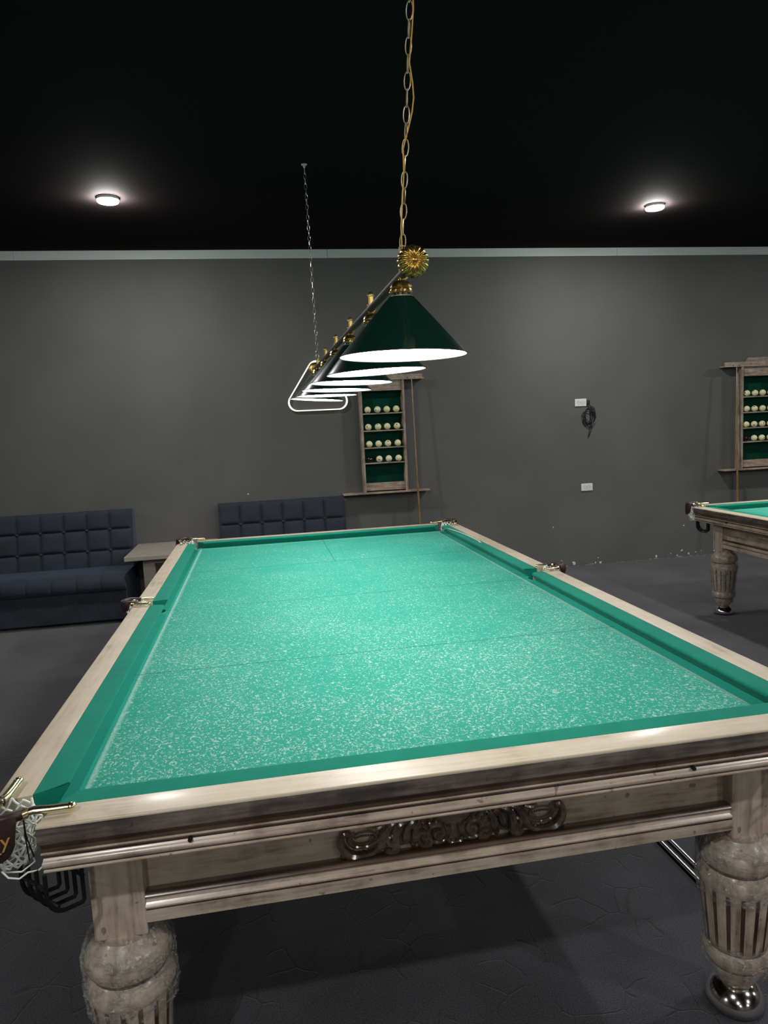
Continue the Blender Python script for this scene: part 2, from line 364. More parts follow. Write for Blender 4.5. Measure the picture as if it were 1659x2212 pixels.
def leg_mb():
    """one turned leg with square block, origin on the floor under its axis"""
    m = W['taupe', 'z']; k = W['dark', 'z']; mb = MB()
    mb.rbox((-0.058, -0.058, 0.528), (0.058, 0.058, 0.772), m, 0.004)
    mb.lathe([(0.064, 0.531), (0.066, 0.525), (0.063, 0.512), (0.070, 0.503), (0.085, 0.490), (0.096, 0.474), (0.099, 0.458), (0.096, 0.442), (0.088, 0.432)], m, 48)
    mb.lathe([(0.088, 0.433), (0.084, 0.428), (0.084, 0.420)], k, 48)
    mb.lathe([(0.084, 0.421), (0.092, 0.412), (0.099, 0.398), (0.101, 0.388), (0.099, 0.378)], m, 48)
    fl = [(0.094, 0.380)] + [(0.0955 - 0.0165 * i / 10, 0.372 - 0.170 * i / 10) for i in range(11)] + [(0.076, 0.196)]
    N = 160; nf = 16
    vs = []; fs = []; ms = []
    for j, (r, z) in enumerate(fl):
        for i in range(N):
            a = 2 * PI * i / N; ph = (i % (N // nf)) / (N // nf)
            end = 0 if j in (0, 1, len(fl) - 1, len(fl) - 2) else 1
            q = r - (0.0045 * end if ph >= 0.78 else 0)
            vs.append((q * math.cos(a), q * math.sin(a), z))
    for j in range(len(fl) - 1):
        for i in range(N):
            ph = (i % (N // nf)) / (N // nf)
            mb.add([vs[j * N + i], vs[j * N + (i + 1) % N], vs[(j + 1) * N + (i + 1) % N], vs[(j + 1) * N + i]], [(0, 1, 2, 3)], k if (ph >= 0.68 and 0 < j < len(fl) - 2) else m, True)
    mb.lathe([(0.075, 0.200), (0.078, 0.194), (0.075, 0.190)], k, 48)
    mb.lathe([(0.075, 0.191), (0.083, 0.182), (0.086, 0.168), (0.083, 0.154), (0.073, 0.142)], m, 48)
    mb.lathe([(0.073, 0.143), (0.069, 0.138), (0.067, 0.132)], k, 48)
    mb.lathe([(0.068, 0.133), (0.067, 0.120), (0.060, 0.104), (0.053, 0.090), (0.046, 0.078), (0.040, 0.074)], m, 48)
    return mb
def foot_mb():
    mb = MB(); mb.lathe([(0.036, 0.084), (0.037, 0.074), (0.046, 0.069), (0.056, 0.061), (0.066, 0.049), (0.073, 0.036), (0.0765, 0.022), (0.076, 0.012), (0.070, 0.003), (0.060, 0.0), (0.0, 0.0)], M_chrome, 48); return mb
def wrap_mb(z0, z1, seed, amp=0.010, base=0.006):
    """crinkled stretch film around the turned part of the leg"""
    prof = [(0.064, 0.531), (0.066, 0.515), (0.085, 0.490), (0.099, 0.458), (0.093, 0.425), (0.101, 0.388), (0.096, 0.370), (0.079, 0.202), (0.080, 0.190), (0.086, 0.168), (0.072, 0.140), (0.067, 0.118), (0.048, 0.080)]
    def R(z):
        for (r1, a), (r2, c) in zip(prof, prof[1:]):
            if a >= z >= c: return r1 + (r2 - r1) * (a - z) / (a - c)
        return prof[0][0] if z > prof[0][1] else prof[-1][0]
    mb = MB(); N = 200; K = 100; vs = []
    for j in range(K + 1):
        for i in range(N):
            a = 2 * PI * i / N
            lo = z0 + 0.030 * noise.noise(Vector((math.cos(a) * 1.5, math.sin(a) * 1.5, seed)))
            z = z1 + (lo - z1) * j / K
            rr_ = max(R(z + dz) for dz in (-0.02, -0.01, 0, 0.01, 0.02))
            p = Vector((math.cos(a) * 6, math.sin(a) * 6, z * 30 + seed * 3 + 3.0 * math.sin(a + seed)))
            rid = 1 - abs(noise.noise(p * 0.8)) * 2; rid2 = noise.noise(p * 2.3)
            rid3 = 1 - abs(noise.noise(Vector((math.cos(a) * 9 + z * 25, math.sin(a) * 9, z * 55 + seed)))) * 3; q = rr_ + base + amp * max(0, rid) ** 4 * 0.35 + 0.0016 * rid2 + 0.0028 * max(0, rid3) ** 3
            vs.append((q * math.cos(a), q * math.sin(a), z))
    fs = [(j * N + i, j * N + (i + 1) % N, (j + 1) * N + (i + 1) % N, (j + 1) * N + i) for j in range(K) for i in range(N)]
    mb.add(vs, fs, M_film, True); return mb

def ornament_mb():
    """carved scrollwork, centred on x, lying on the plane y=0 and standing out towards -y"""
    k = wood('carved dark wood', 0, (0.045, 0.031, 0.023), (0.10, 0.072, 0.054), (0.20, 0.155, 0.12), 0.16, False, 0.8); mb = MB()
    def P(x, z, d=0.006): return (x, -d, z)
    def spiral(cx, cz, r0, r1, a0, turns, ra, rb, sx):
        n = 30; pts = []; rs = []
        for i in range(n + 1):
            u = i / n; a = math.radians(a0) + turns * 2 * PI * u; r = r0 + (r1 - r0) * u ** 0.8
            pts.append(P(sx * (cx + r * math.cos(a)), cz + r * math.sin(a), 0.006 + 0.004 * u)); rs.append(ra + (rb - ra) * u)
        mb.tube(pts, [q * 1.45 for q in rs], k, 8); mb.ball(pts[-1], rb * 1.35, k, n=8)
    def curve(pts, rs, sx, n=10):
        q = [Vector((sx * x, 0, z)) for x, z in pts]; out = []; ro = []
        for i in range(len(q) - 1):
            p0 = q[max(i - 1, 0)]; p1 = q[i]; p2 = q[i + 1]; p3 = q[min(i + 2, len(q) - 1)]
            for s_ in range(n):
                u = s_ / n; v = 0.5 * ((2 * p1) + (p2 - p0) * u + (2 * p0 - 5 * p1 + 4 * p2 - p3) * u * u + (3 * p1 - p0 - 3 * p2 + p3) * u ** 3)
                out.append((v.x, -0.006, v.z)); ro.append(rs[i] + (rs[i + 1] - rs[i]) * u)
        out.append((q[-1].x, -0.006, q[-1].z)); ro.append(rs[-1]); mb.tube(out, [q * 1.15 for q in ro], k, 8)
    def leaf(x, z, L, wd, ang, sx): mb.ball(P(sx * x, z, 0.005), 1.0, k, (L * 1.15, 0.009, wd * 1.35), rot=sx * ang, n=10)
    for sx in (-1, 1):
        spiral(0.046, 0.656, 0.034, 0.010, 160, 1.35 * 1, 0.0045, 0.0060, sx)
        spiral(0.040, 0.652, 0.022, 0.008, 120, 1.0, 0.0035, 0.0055, sx)
        for i in range(7):
            a = math.radians(-70 + i * 28); leaf(0.052 + 0.028 * math.cos(a), 0.652 + 0.026 * math.sin(a), 0.013, 0.005, -a, sx)
        spiral(0.075, 0.640, 0.020, 0.008, 60, -1.0, 0.004, 0.007, sx)
        curve([(0.0, 0.618), (0.014, 0.624), (0.022, 0.640)], [0.006, 0.005, 0.003], sx)
        leaf(0.008, 0.614, 0.012, 0.006, 0.3, sx)
        curve([(0.088, 0.690), (0.098, 0.672), (0.100, 0.650), (0.106, 0.636)], [0.007, 0.009, 0.010, 0.006], sx)
        mb.ball(P(sx * 0.106, 0.634), 0.009, k, n=8)
        curve([(0.100, 0.694), (0.116, 0.680), (0.124, 0.655), (0.128, 0.640)], [0.006, 0.008, 0.009, 0.004], sx)
        curve([(0.112, 0.698), (0.140, 0.684), (0.150, 0.655), (0.150, 0.632), (0.162, 0.618)], [0.005, 0.008, 0.010, 0.012, 0.012], sx)
        mb.ball(P(sx * 0.163, 0.620), 0.016, k, (1, 0.8, 0.8), n=10)
        spiral(0.158, 0.650, 0.016, 0.006, 200, -1.1, 0.004, 0.006, sx)
        curve([(0.132, 0.700), (0.158, 0.690), (0.176, 0.664), (0.184, 0.640), (0.205, 0.626)], [0.005, 0.007, 0.009, 0.008, 0.006], sx)
        curve([(0.168, 0.676), (0.185, 0.660), (0.205, 0.648), (0.225, 0.643), (0.250, 0.648), (0.262, 0.664), (0.252, 0.680)], [0.006, 0.006, 0.005, 0.004, 0.005, 0.006, 0.006], sx)
        n = 20; mb.tube([P(sx * (0.225 + 0.030 * math.cos(2 * PI * i / n)), 0.664 + 0.015 * math.sin(2 * PI * i / n), 0.005) for i in range(n)], 0.003, k, 6, closed=True)
        for i in range(9): mb.ball(P(sx * (0.203 + 0.0055 * i), 0.670 - 0.0008 * (i - 4) ** 2 * 0.3, 0.006), 0.0028, k, n=6)
        curve([(0.200, 0.626), (0.225, 0.620), (0.255, 0.624), (0.275, 0.640), (0.283, 0.662), (0.276, 0.682), (0.262, 0.684)], [0.006, 0.009, 0.010, 0.010, 0.008, 0.007, 0.007], sx)
        for i in range(6): leaf(0.208 + 0.013 * i, 0.622 + 0.004 * max(0, i - 3), 0.013, 0.005, 0.6, sx)
        for i in range(4): leaf(0.180 + 0.004 * i, 0.672 - 0.010 * i, 0.013, 0.005, 0.9, sx)
        curve([(0.180, 0.690), (0.200, 0.684), (0.215, 0.690)], [0.005, 0.006, 0.004], sx)
        mb.ball(P(sx * 0.264, 0.680), 0.010, k, n=8)
        for i in range(7): leaf(0.092 + 0.012 * i, 0.690 - 0.006 * (i % 3), 0.014, 0.0045, 1.1, sx)
    # low backing relief the scrolls grow out of
    top = [(0.0, 0.690), (0.03, 0.694), (0.07, 0.690), (0.10, 0.700), (0.14, 0.702), (0.175, 0.694), (0.20, 0.670), (0.215, 0.655)]
    bot = [(0.215, 0.632), (0.19, 0.630), (0.175, 0.622), (0.155, 0.612), (0.14, 0.628), (0.11, 0.632), (0.09, 0.628), (0.06, 0.622), (0.03, 0.626), (0.012, 0.612), (0.0, 0.608)]
    R_ = top + bot; poly = R_ + [(-x, z) for x, z in R_[::-1][1:-1]]
    n = len(poly); mb.add([(x, -0.0035, z) for x, z in poly] + [(x, 0.001, z) for x, z in poly], [list(range(n)), list(range(n, 2 * n))[::-1]] + [(i, (i + 1) % n, n + (i + 1) % n, n + i) for i in range(n)], k)
    zc = 0.655
    for i, v_ in enumerate(mb.v): mb.v[i] = Vector((v_.x, v_.y * 1.5, zc + (v_.z - zc) * 1.0))
    return mb

def pocket_parts(table, M, ang, u_shift, arms, r, name_flap=False, film=False, flap_r=None):
    """leather pocket loop with brass arms, net and hanging leather flap. local +x = outwards"""
    mb = MB(); L = 0.030 + u_shift; pts = [(0.006, r, 0.010), (L * 0.6, r, 0.012)]
    for i in range(17):
        a = PI / 2 - PI * i / 16; pts.append((L + r * 1.0 * math.cos(a), r * math.sin(a), 0.014))
    pts += [(L * 0.6, -r, 0.012), (0.006, -r, 0.010)]
    mb.tube(pts, 0.0115 if r > 0.04 else 0.009, M_leather, 12)
    lp = mb.build('pocket_loop', table, loc=(M[0], M[1], TOP + 0.004), rot=(0, 0, ang)); lp['label'] = 'brown leather pocket loop'
    # flap
    fr = r + 0.012; hh = 0.078 if r > 0.04 else 0.035
    mb = MB(); n = 28; vs = []; K = 8
    for i in range(n + 1):
        a = math.radians(86 - 172 * i / n); e = abs(a) / math.radians(86)
        depth = hh * (1 - e ** 6) ** 0.5 if e < 1 else 0
        for j in range(K + 1):
            z = 0.020 - (depth + 0.012) * j / K; bul = 0.004 * math.sin(PI * j / K)
            for q in (fr + bul, fr + bul - 0.004): vs.append((L + q * math.cos(a), q * math.sin(a), z))
    def id_(i, j, k): return (i * (K + 1) + j) * 2 + k
    fs = []
    for i in range(n):
        for j in range(K):
            fs.append((id_(i, j, 0), id_(i + 1, j, 0), id_(i + 1, j + 1, 0), id_(i, j + 1, 0))); fs.append((id_(i, j, 1), id_(i, j + 1, 1), id_(i + 1, j + 1, 1), id_(i + 1, j, 1)))
        fs.append((id_(i, K, 0), id_(i + 1, K, 0), id_(i + 1, K, 1), id_(i, K, 1))); fs.append((id_(i, 0, 0), id_(i, 0, 1), id_(i + 1, 0, 1), id_(i + 1, 0, 0)))
    mb.add(vs, fs, M_leather, True); mb.build('leather_flap', lp)
    # arms
    for sg in (1, -1):
        mb = MB(); A = [(a_[0], sg * a_[1], a_[2]) for a_ in arms]
        ar = 0.0105 if r > 0.04 else 0.008; mb.tube(A, [ar] * (len(A) - 1) + [ar * 0.9], M_brassp, 12, flat=0.75)
        mb.ball(A[0], ar * 1.1, M_brassp, (1, 1, 0.75), n=12); mb.tube([A[-1], (A[-1][0] + 0.010, A[-1][1], A[-1][2])], 0.0125, M_brassp, 12)
        mb.build('brass_arm', lp)
    # net
    mb = MB(); N = 12; K = 7; g = {}
    for j in range(K + 1):
        for i in range(N):
            a = 2 * PI * (i + 0.5 * (j % 2)) / N; tz = j / K
            q = (r - 0.004) * (1 + 0.25 * math.sin(PI * tz)) * (1 - 0.45 * tz ** 3) + random.uniform(-0.004, 0.004)
            g[i, j] = Vector((L * 0.55 + q * math.cos(a) * 1.15, q * math.sin(a), 0.008 - 0.118 * tz * (1 if r > 0.04 else 0.8) + random.uniform(-0.004, 0.004)))
    for j in range(K):
        for i in range(N):
            for di in ((0, -1) if j % 2 == 0 else (0, 1)):
                p, q = g[i, j], g[(i + di) % N, j + 1]; mid = (p + q) / 2 + Vector([random.uniform(-0.002, 0.002) for _ in range(3)])
                mb.tube([p, mid, q], 0.0023, M_net, 5)
                if j % 2 == 1 and di == 0: mb.ball(p, 0.0036, M_net, n=6)
    for j in (2, 4, 6):
        mb.tube([g[i, j] for i in range(N)], 0.0021, M_net, 5, closed=True)
    if r > 0.04:
        q = [(0.055, 0.02, -0.100), (0.050, 0.035, -0.112), (0.035, 0.048, -0.118), (0.02, 0.055, -0.110), (0.0, 0.058, -0.116), (-0.02, 0.060, -0.108)]
        mb.tube(q, 0.0019, M_net, 6)
        mb.tube([(L * .5 + 0.03 * math.cos(a / 10 * 2 * PI), 0.01 + 0.03 * math.sin(a / 10 * 2 * PI), -0.112 + 0.004 * (a % 2)) for a in range(10)], 0.0018, M_net, 5, closed=True)
    mb.build('net', lp)
    if r > 0.04:
        mb = MB()
        for dy in (0, 0.012): mb.tube([(0.016, r + 0.006, 0.004), (0.018, r + 0.010 + dy * 0.3, -0.03), (0.016 - dy, r + 0.012 - dy * 0.4, -0.085)], 0.0016, M_black, 6)
        mb.build('black_cord', lp)
    return lp, L, fr

tab = thing('billiard_table', 'long green-baize billiard table with whitewashed wooden rails filling the foreground', 'billiard table')
# bed
def outline(ex, ey, c, mr, mx):
    pts = []
    def corner(sx, sy, first_x):
        cx_, cy_ = sx * (ex + 0.008), sy * (ey + 0.008); out = []
        for i in range(7):
            a = i / 6 * PI / 2; out.append((cx_ - sx * c * math.cos(a), cy_ - sy * c * math.sin(a)))
        out = [(max(min(p[0], ex), -ex), max(min(p[1], ey), -ey)) for p in out]
        return out if first_x else out[::-1]
    def mid(sx, up):
        out = []
        for i in range(9):
            a = i / 8 * PI; out.append((sx * (mx - mr * math.sin(a)), (-mr if up else mr) * math.cos(a)))
        out = [(max(min(p[0], ex), -ex), p[1]) for p in out]
        return out
    pts += corner(-1, -1, True)[::1] if False else []
    # go round counter-clockwise from near-left
    pts += corner(-1, -1, False)[::-1][::-1]
    return pts, corner, mid
def bed_poly(ex, ey, c, mr):
    def crn(sx, sy):
        cx_, cy_ = sx * ex, sy * ey
        return [(cx_ - sx * c * math.cos(i / 6 * PI / 2), cy_ - sy * c * math.sin(i / 6 * PI / 2)) for i in range(7)]  # from the short edge to the long edge
    def mid(sx, sy0):
        return [(sx * (ex - mr * 0.8 * math.sin(i / 8 * PI)), sy0 * mr * math.cos(i / 8 * PI)) for i in range(9)]
    P = []
    P += crn(1, -1) + mid(1, -1) + crn(1, 1)[::-1] + crn(-1, 1) + mid(-1, 1) + crn(-1, -1)[::-1]
    return P
mb = MB(); mb.prism(bed_poly(0.927, 1.8145, 0.052, 0.045), 0.802, BED, M_bed); mb.build('playing_surface', tab)
mb = MB(); mb.prism(bed_poly(0.926, 1.8135, 0.055, 0.047), 0.768, 0.8015, W['dark', 'y']); mb.build('underframe', tab)
# rails
def lin_(a0, a1, s): return lambda o: s * (a0 + (a1 - a0) * min(max((o - 0.065) / 0.079, 0), 1))
RAILS = [('near', (0.890, 0.908), None), ('far', (0.890, 0.908), None), ('left', (1.777, 1.795), 1), ('left', (1.777, 1.795), -1), ('right', (1.777, 1.795), 1), ('right', (1.777, 1.795), -1)]
for side, (ei, eo), half in RAILS:
    ax = 'x' if side in ('near', 'far') else 'y'; P, Q = rail_profile(ax); mb = MB()
    if half is None: t0, t1 = lin_(ei, eo, -1), lin_(ei, eo, 1)
    elif half == 1: t0, t1 = lin_(0.041, 0.048, 1), lin_(ei, eo, 1)
    else: t0, t1 = lin_(ei, eo, -1), lin_(0.041, 0.048, -1)
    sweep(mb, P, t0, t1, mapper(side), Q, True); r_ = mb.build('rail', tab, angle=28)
    mp = mapper(side)
    for t_ in ([-0.612, 0.553] if half is None else ([0.5, 1.4] if half == 1 else [-1.4, -0.5])):
        hb = MB(); c_ = Vector(mp(t_, 0.1345, 0.803)); nrm = Vector(mp(0, 1, 0)) - Vector(mp(0, 0, 0)); hb.tube([c_ - nrm * 0.006, c_ + nrm * 0.0015], 0.0048, M_hole, 12); hb.build('bolt_hole', r_)
    mb = MB(); P = cush_profile()
    if half is None: t0, t1 = cend(0.8425 + 0.010, 0.888, -1), cend(0.8425 + 0.010, 0.888, 1)
    elif half == 1: t0, t1 = cmid(0.048, 0.041, 1), cend(1.730 + 0.010, 1.7745, 1)
    else: t0, t1 = cend(1.730 + 0.010, 1.7745, -1), cmid(0.048, 0.041, -1)
    sweep(mb, P, t0, t1, mapper(side), [M_cush] * len(P), True); mb.build('cushion', tab, angle=50)
# apron panels and their lower mouldings
def apron(side, t0, t1, orn):
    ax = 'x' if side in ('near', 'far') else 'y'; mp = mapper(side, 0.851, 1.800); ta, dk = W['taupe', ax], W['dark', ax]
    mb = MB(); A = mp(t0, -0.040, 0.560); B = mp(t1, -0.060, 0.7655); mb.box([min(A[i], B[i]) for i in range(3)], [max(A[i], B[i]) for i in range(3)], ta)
    p = mb.build('apron', tab)
    P = []; Q = []
    def a(pts, m):
        for x in pts: P.append(x); Q.append(m)
    a([(-0.0395, 0.618), (-0.030, 0.621)], dk); a([(-0.020, 0.623), (-0.010, 0.623), (-0.004, 0.620), (-0.001, 0.616), (-0.003, 0.612)], dk)
    a([(-0.009, 0.610), (-0.009, 0.6085)], ta); a([(-0.007, 0.605), (-0.006, 0.601), (-0.002, 0.597), (0.001, 0.593), (0.000, 0.589)], ta); a([(-0.004, 0.587), (-0.004, 0.5855)], dk)
    a([(0.000, 0.585), (0.000, 0.556)], ta); a([(-0.0395, 0.556)], dk)
    mb = MB(); sweep(mb, P, lambda o: t0, lambda o: t1, mp, Q, True); mb.build('lower_moulding', tab, angle=28)
    for c_ in orn:
        o = ORN.copy(); C.objects.link(o); o.parent = tab
        base = mp(c_, -0.040, 0); o.location = base; o.rotation_euler = (0, 0, {'near': 0, 'right': PI / 2, 'far': PI, 'left': -PI / 2}[side])
ORN = ornament_mb().build('carved_ornament'); ORN['label'] = 'dark carved scrollwork'
apron('near', -0.736, 0.736, [-0.003]); apron('far', -0.736, 0.736, [0.0])
for sd in ('left', 'right'):
    apron(sd, -1.685, -0.058, [-0.87]); apron(sd, 0.058, 1.685, [0.87])
bpy.data.objects.remove(ORN)
# legs
LEG = None
for (x, y) in [(-0.793, -1.742), (0.793, -1.742), (-0.793, 0), (0.793, 0), (-0.793, 1.742), (0.793, 1.742)]:
    if LEG is None:
        LEG = leg_mb().build('leg', tab, loc=(x, y, 0), angle=35); lg = LEG
        f0 = foot_mb().build('foot', lg); f0['label'] = 'round chrome foot'
    else:
        lg = LEG.copy(); C.objects.link(lg); lg.location = (x, y, 0); f1 = f0.copy(); C.objects.link(f1); f1.parent = lg
    if y < -1: 
        q = wrap_mb(0.335, 0.530, x * 3, 0.014, 0.003).build('plastic_wrap', lg); q['label'] = 'crinkled clear stretch film'
        q = wrap_mb(0.112, 0.215, x * 7 + 1, 0.008, 0.003).build('plastic_wrap', lg); q['label'] = 'crinkled clear stretch film'
    elif y > 1:
        q = wrap_mb(0.10, 0.50, x * 3 + 1, 0.004, 0.003).build('plastic_wrap', lg); q['label'] = 'clear stretch film'
# ball catching cages below the corners
for sx in (-1, 1):
    for sy in (-1, 1):
        mb = MB(); T = Matrix.Translation((sx * 0.905, sy * 1.845, 0.768)) @ Matrix.Rotation(math.atan2(-sy, -sx), 4, 'Z')
        for v_ in (-0.048, -0.016, 0.016, 0.048):
            pts = [(-0.045, v_, 0.004)] + [(-0.045 + 0.045 * (1 - math.cos(i / 8 * PI / 2)), v_, -0.040 - 0.055 * math.sin(i / 8 * PI / 2)) for i in range(9)] + [(0.030, v_, -0.100), (0.034, v_, -0.094), (0.034, v_, 0.004)]
            mb.tube(pts, 0.0050, M_black, 6, T=T)
        for (x_, z_) in ((-0.045, -0.030), (-0.025, -0.078), (0.034, -0.040)): mb.tube([(x_, -0.052, z_), (x_, 0.052, z_)], 0.0045, M_black, 6, T=T)
        mb.build('ball_cage', tab)
# pockets
ARM_C = [(-0.058, 0.104, 0.010), (-0.030, 0.077, 0.010), (-0.006, 0.054, 0.012), (0.010, 0.0475, 0.011)]
ARM_M = [(-0.040, 0.052, 0.008), (-0.010, 0.050, 0.008), (0.018, 0.043, 0.008), (0.030, 0.037, 0.009)]
near_left = None
for sx in (-1, 1):
    for sy in (-1, 1):
        r_ = pocket_parts(tab, (sx * 0.962, sy * 1.845), math.atan2(sy, sx), 0.0, ARM_C, 0.0465)
        if sx == -1 and sy == -1: near_left = r_
    pocket_parts(tab, (sx * 0.995, 0.0), 0 if sx > 0 else PI, 0.012, ARM_M, 0.036)
# gold letters on the flap of the near-left pocket
lp, L, fr = near_left
fc = bpy.data.curves.new('lettering', 'FONT'); fc.body = 'ey'; fc.size = 0.040; fc.extrude = 0.0004; fc.space_character = 0.95
fo = bpy.data.objects.new('lettering', fc); C.objects.link(fo)
bpy.context.view_layer.update()
me = bpy.data.meshes.new_from_object(fo.evaluated_get(bpy.context.evaluated_depsgraph_get())); bpy.data.objects.remove(fo)
xs_ = [v.co.x for v in me.vertices]; x0_ = min(xs_); wid = max(xs_) - x0_
a_end = math.radians(72)
for v in me.vertices:
    a = a_end - (x0_ + wid - v.co.x) / (fr + 0.004)          # wrap round the flap, reading left to right for someone facing it
    v.co = Vector((L + (fr + 0.0052 + v.co.z * 1.0) * math.cos(a), (fr + 0.0052 + v.co.z) * math.sin(a), -0.034 + v.co.y))
me.materials.clear(); me.materials.append(M_gold)
lo = bpy.data.objects.new('lettering', me); C.objects.link(lo); lo.parent = lp; lo['label'] = 'gold printed letters'
mb = MB(); pts = []
for i in range(8):
    a = a_end - 0.28 - 0.40 * (1 - i / 7); pts.append((L + (fr + 0.0046) * math.cos(a), (fr + 0.0046) * math.sin(a), -0.046))
mb.tube(pts, 0.0028, M_gold, 6, flat=0.4); mb.build('printed_underline', lp)

tab2 = copy_tree(tab); tab2.location = (4.005, -0.03, 0)
tab2['label'] = 'second green billiard table at the right edge of the photo, only its corner showing'
for o in list(C.objects):
    if o.parent and o.parent.parent == tab2 and o.name.startswith(('lettering', 'printed_underline')): bpy.data.objects.remove(o)

# ------------------------------------------------------------------ hanging lamps
def lamp(label, extra):
    t_ = thing('billiard_lamp', label, 'lamp')
    BX, BZ = 0.005, 2.055
    mb = MB(); mb.tube([(BX, -1.555, BZ), (BX, 1.56, BZ)], 0.0125, M_bar, 20); mb.build('bar', t_)
    # shell shaped brass end caps
    mb = MB(); n = 192; prof = [(0.0, 0.016), (0.006, 0.015), (0.008, 0.011), (0.012, 0.012), (0.022, 0.012), (0.032, 0.007), (0.038, -0.001), (0.040, -0.010), (0.036, -0.013), (0.012, -0.010), (0.0, -0.010)]
    def md(j, a): return 1 if j < 3 or j > 8 else 1 + (0.055 if j > 4 else 0.03) * abs(math.cos(a * 8.0)) - 0.03
    vs = []
    for j, (r, h_) in enumerate(prof):
        for k in range(n):
            a = 2 * PI * k / n; q = r * md(j, a); hh = h_ + (0.0035 * abs(math.cos(a * 8.0)) if 2 < j < 8 else 0); vs.append((q * math.cos(a), hh, q * math.sin(a)))
    fs = [(j * n + k, j * n + (k + 1) % n, (j + 1) * n + (k + 1) % n, (j + 1) * n + k) for j in range(len(prof) - 1) for k in range(n)]
    mb.add([(v[0], -v[1], v[2]) for v in vs], fs, M_brass, True)
    e1 = mb.build('end_cap', t_, loc=(0.000, -1.565, BZ - 0.001), angle=70)
    e2 = e1.copy(); C.objects.link(e2); e2.location = (-0.004, 1.570, BZ); e2.rotation_euler = (0, 0, PI)
    # clamps on top of the bar
    YS = [-1.40, -0.84, -0.28, 0.28, 0.84, 1.40]
    for i, y in enumerate(YS):
        mb = MB(); mb.lathe([(0.0135, 0.010), (0.0135, 0.014), (0.009, 0.016), (0.009, 0.042), (0.012, 0.044), (0.012, 0.047), (0.008, 0.049), (0.009, 0.053), (0.005, 0.057), (0.0, 0.058)], M_brass, 20)
        mb.lathe([(0.0150, -0.008), (0.0150, 0.008)], M_brass, 20, T=Matrix.Rotation(PI / 2, 4, 'X'))
        for k in range(4):
            a = k * PI / 2 + 0.5; mb.ball((0.013 * math.cos(a), 0.013 * math.sin(a), 0.0455), 0.003, M_brass, n=6); mb.ball((0.0145 * math.cos(a), 0.0145 * math.sin(a), 0.013), 0.003, M_brass, n=6)
        cl = mb.build('clamp', t_, loc=(BX + 0.003, y, BZ))
        if i in (0, 5):
            mb = MB(); mb.tube([(0.010 * math.cos(a / 12 * 2 * PI), 0, 0.066 + 0.011 * math.sin(a / 12 * 2 * PI)) for a in range(12)], 0.002, M_chain, 6, closed=True); mb.build('ring', cl)
    # shades
    tilt = [0.012, -0.036, 0.022, 0.025, 0.010, 0.075]; dx = [0.0, 0.008, 0.004, 0.002, 0.003, 0.001]
    Z0 = 1.837 - 2.030; r0 = 0.177
    out = [(0.0275, -0.0235), (0.0280, -0.032), (0.034, -0.035)] + [(0.034 + (r0 - 0.034) * i / 8, -0.035 + (Z0 + 0.035) * i / 8) for i in range(1, 9)]
    for i, y in enumerate(YS):
        if i == 0:
            mb = MB(); mb.lathe(out[:2] + [(0.0335, -0.0345)], M_shade, 64, cap=False); mb.lathe(out[2:], M_shade, 96, cap=False)
            mb.lathe([(r0 - 0.002 - (r0 - 0.036) * k / 8, Z0 - (Z0 + 0.037) * k / 8) for k in range(9)] + [(0.03, -0.036)], M_white, 64, cap=False)
            mb.tube([(r0 * math.cos(2 * PI * k / 96), r0 * math.sin(2 * PI * k / 96), Z0) for k in range(96)], 0.0016, M_rim, 6, closed=True)
            sh = mb.build('lamp_shade', t_, loc=(dx[i], y, 2.030), rot=(0, tilt[i], 0), angle=30); sh['label'] = 'dark green enamelled cone shade'
            mb = MB(); mb.lathe([(0.0, Z0 + 0.004), (r0 - 0.0045, Z0 + 0.004)], M_diff, 96, cap=False); d = mb.build('diffuser', sh); d['label'] = 'glowing white underside'
            mb = MB(); mb.lathe([(0.0295, -0.026), (0.0305, -0.018), (0.0285, -0.013), (0.0300, -0.010), (0.027, -0.004), (0.022, 0.004), (0.014, 0.008), (0.007, 0.010), (0.006, 0.014), (0.0, 0.014)], M_brass, 64,
                     mod=lambda j, a: 1 + (0.05 * abs(math.cos(a * 9)) if 3 < j < 8 else (0.04 * abs(math.cos(a * 14)) if j == 1 else 0)))
            for k in range(3):
                a = 2 * PI * k / 3 + 0.4; mb.tube([(0.029 * math.cos(a), 0.029 * math.sin(a), -0.018), (0.036 * math.cos(a), 0.036 * math.sin(a), -0.018)], 0.0025, M_brass, 6)
            g = mb.build('brass_gallery', sh)
            mb = MB(); mb.tube([(0.0, 0.006 * math.cos(a / 10 * 2 * PI), 0.019 + 0.007 * math.sin(a / 10 * 2 * PI)) for a in range(10)], 0.0022, M_brass, 6, closed=True)
            mb.tube([(0.004 * math.cos(a / 10 * 2 * PI), 0.0, 0.009 + 0.006 * math.sin(a / 10 * 2 * PI)) for a in range(10)], 0.002, M_brass, 6, closed=True)
            mb.tube([(0.004, 0.02, 0.010), (0.006, 0.012, 0.006), (0.002, 0.004, 0.012)], 0.0018, M_shade, 6)
            hk = mb.build('hanging_hook', sh); S0 = (sh, d, g, hk)
        else:
            sh = S0[0].copy(); C.objects.link(sh); sh.location = (dx[i], y, 2.030); sh.rotation_euler = (0, tilt[i], 0)
            for q in S0[1:]:
                c_ = q.copy(); C.objects.link(c_); c_.parent = sh
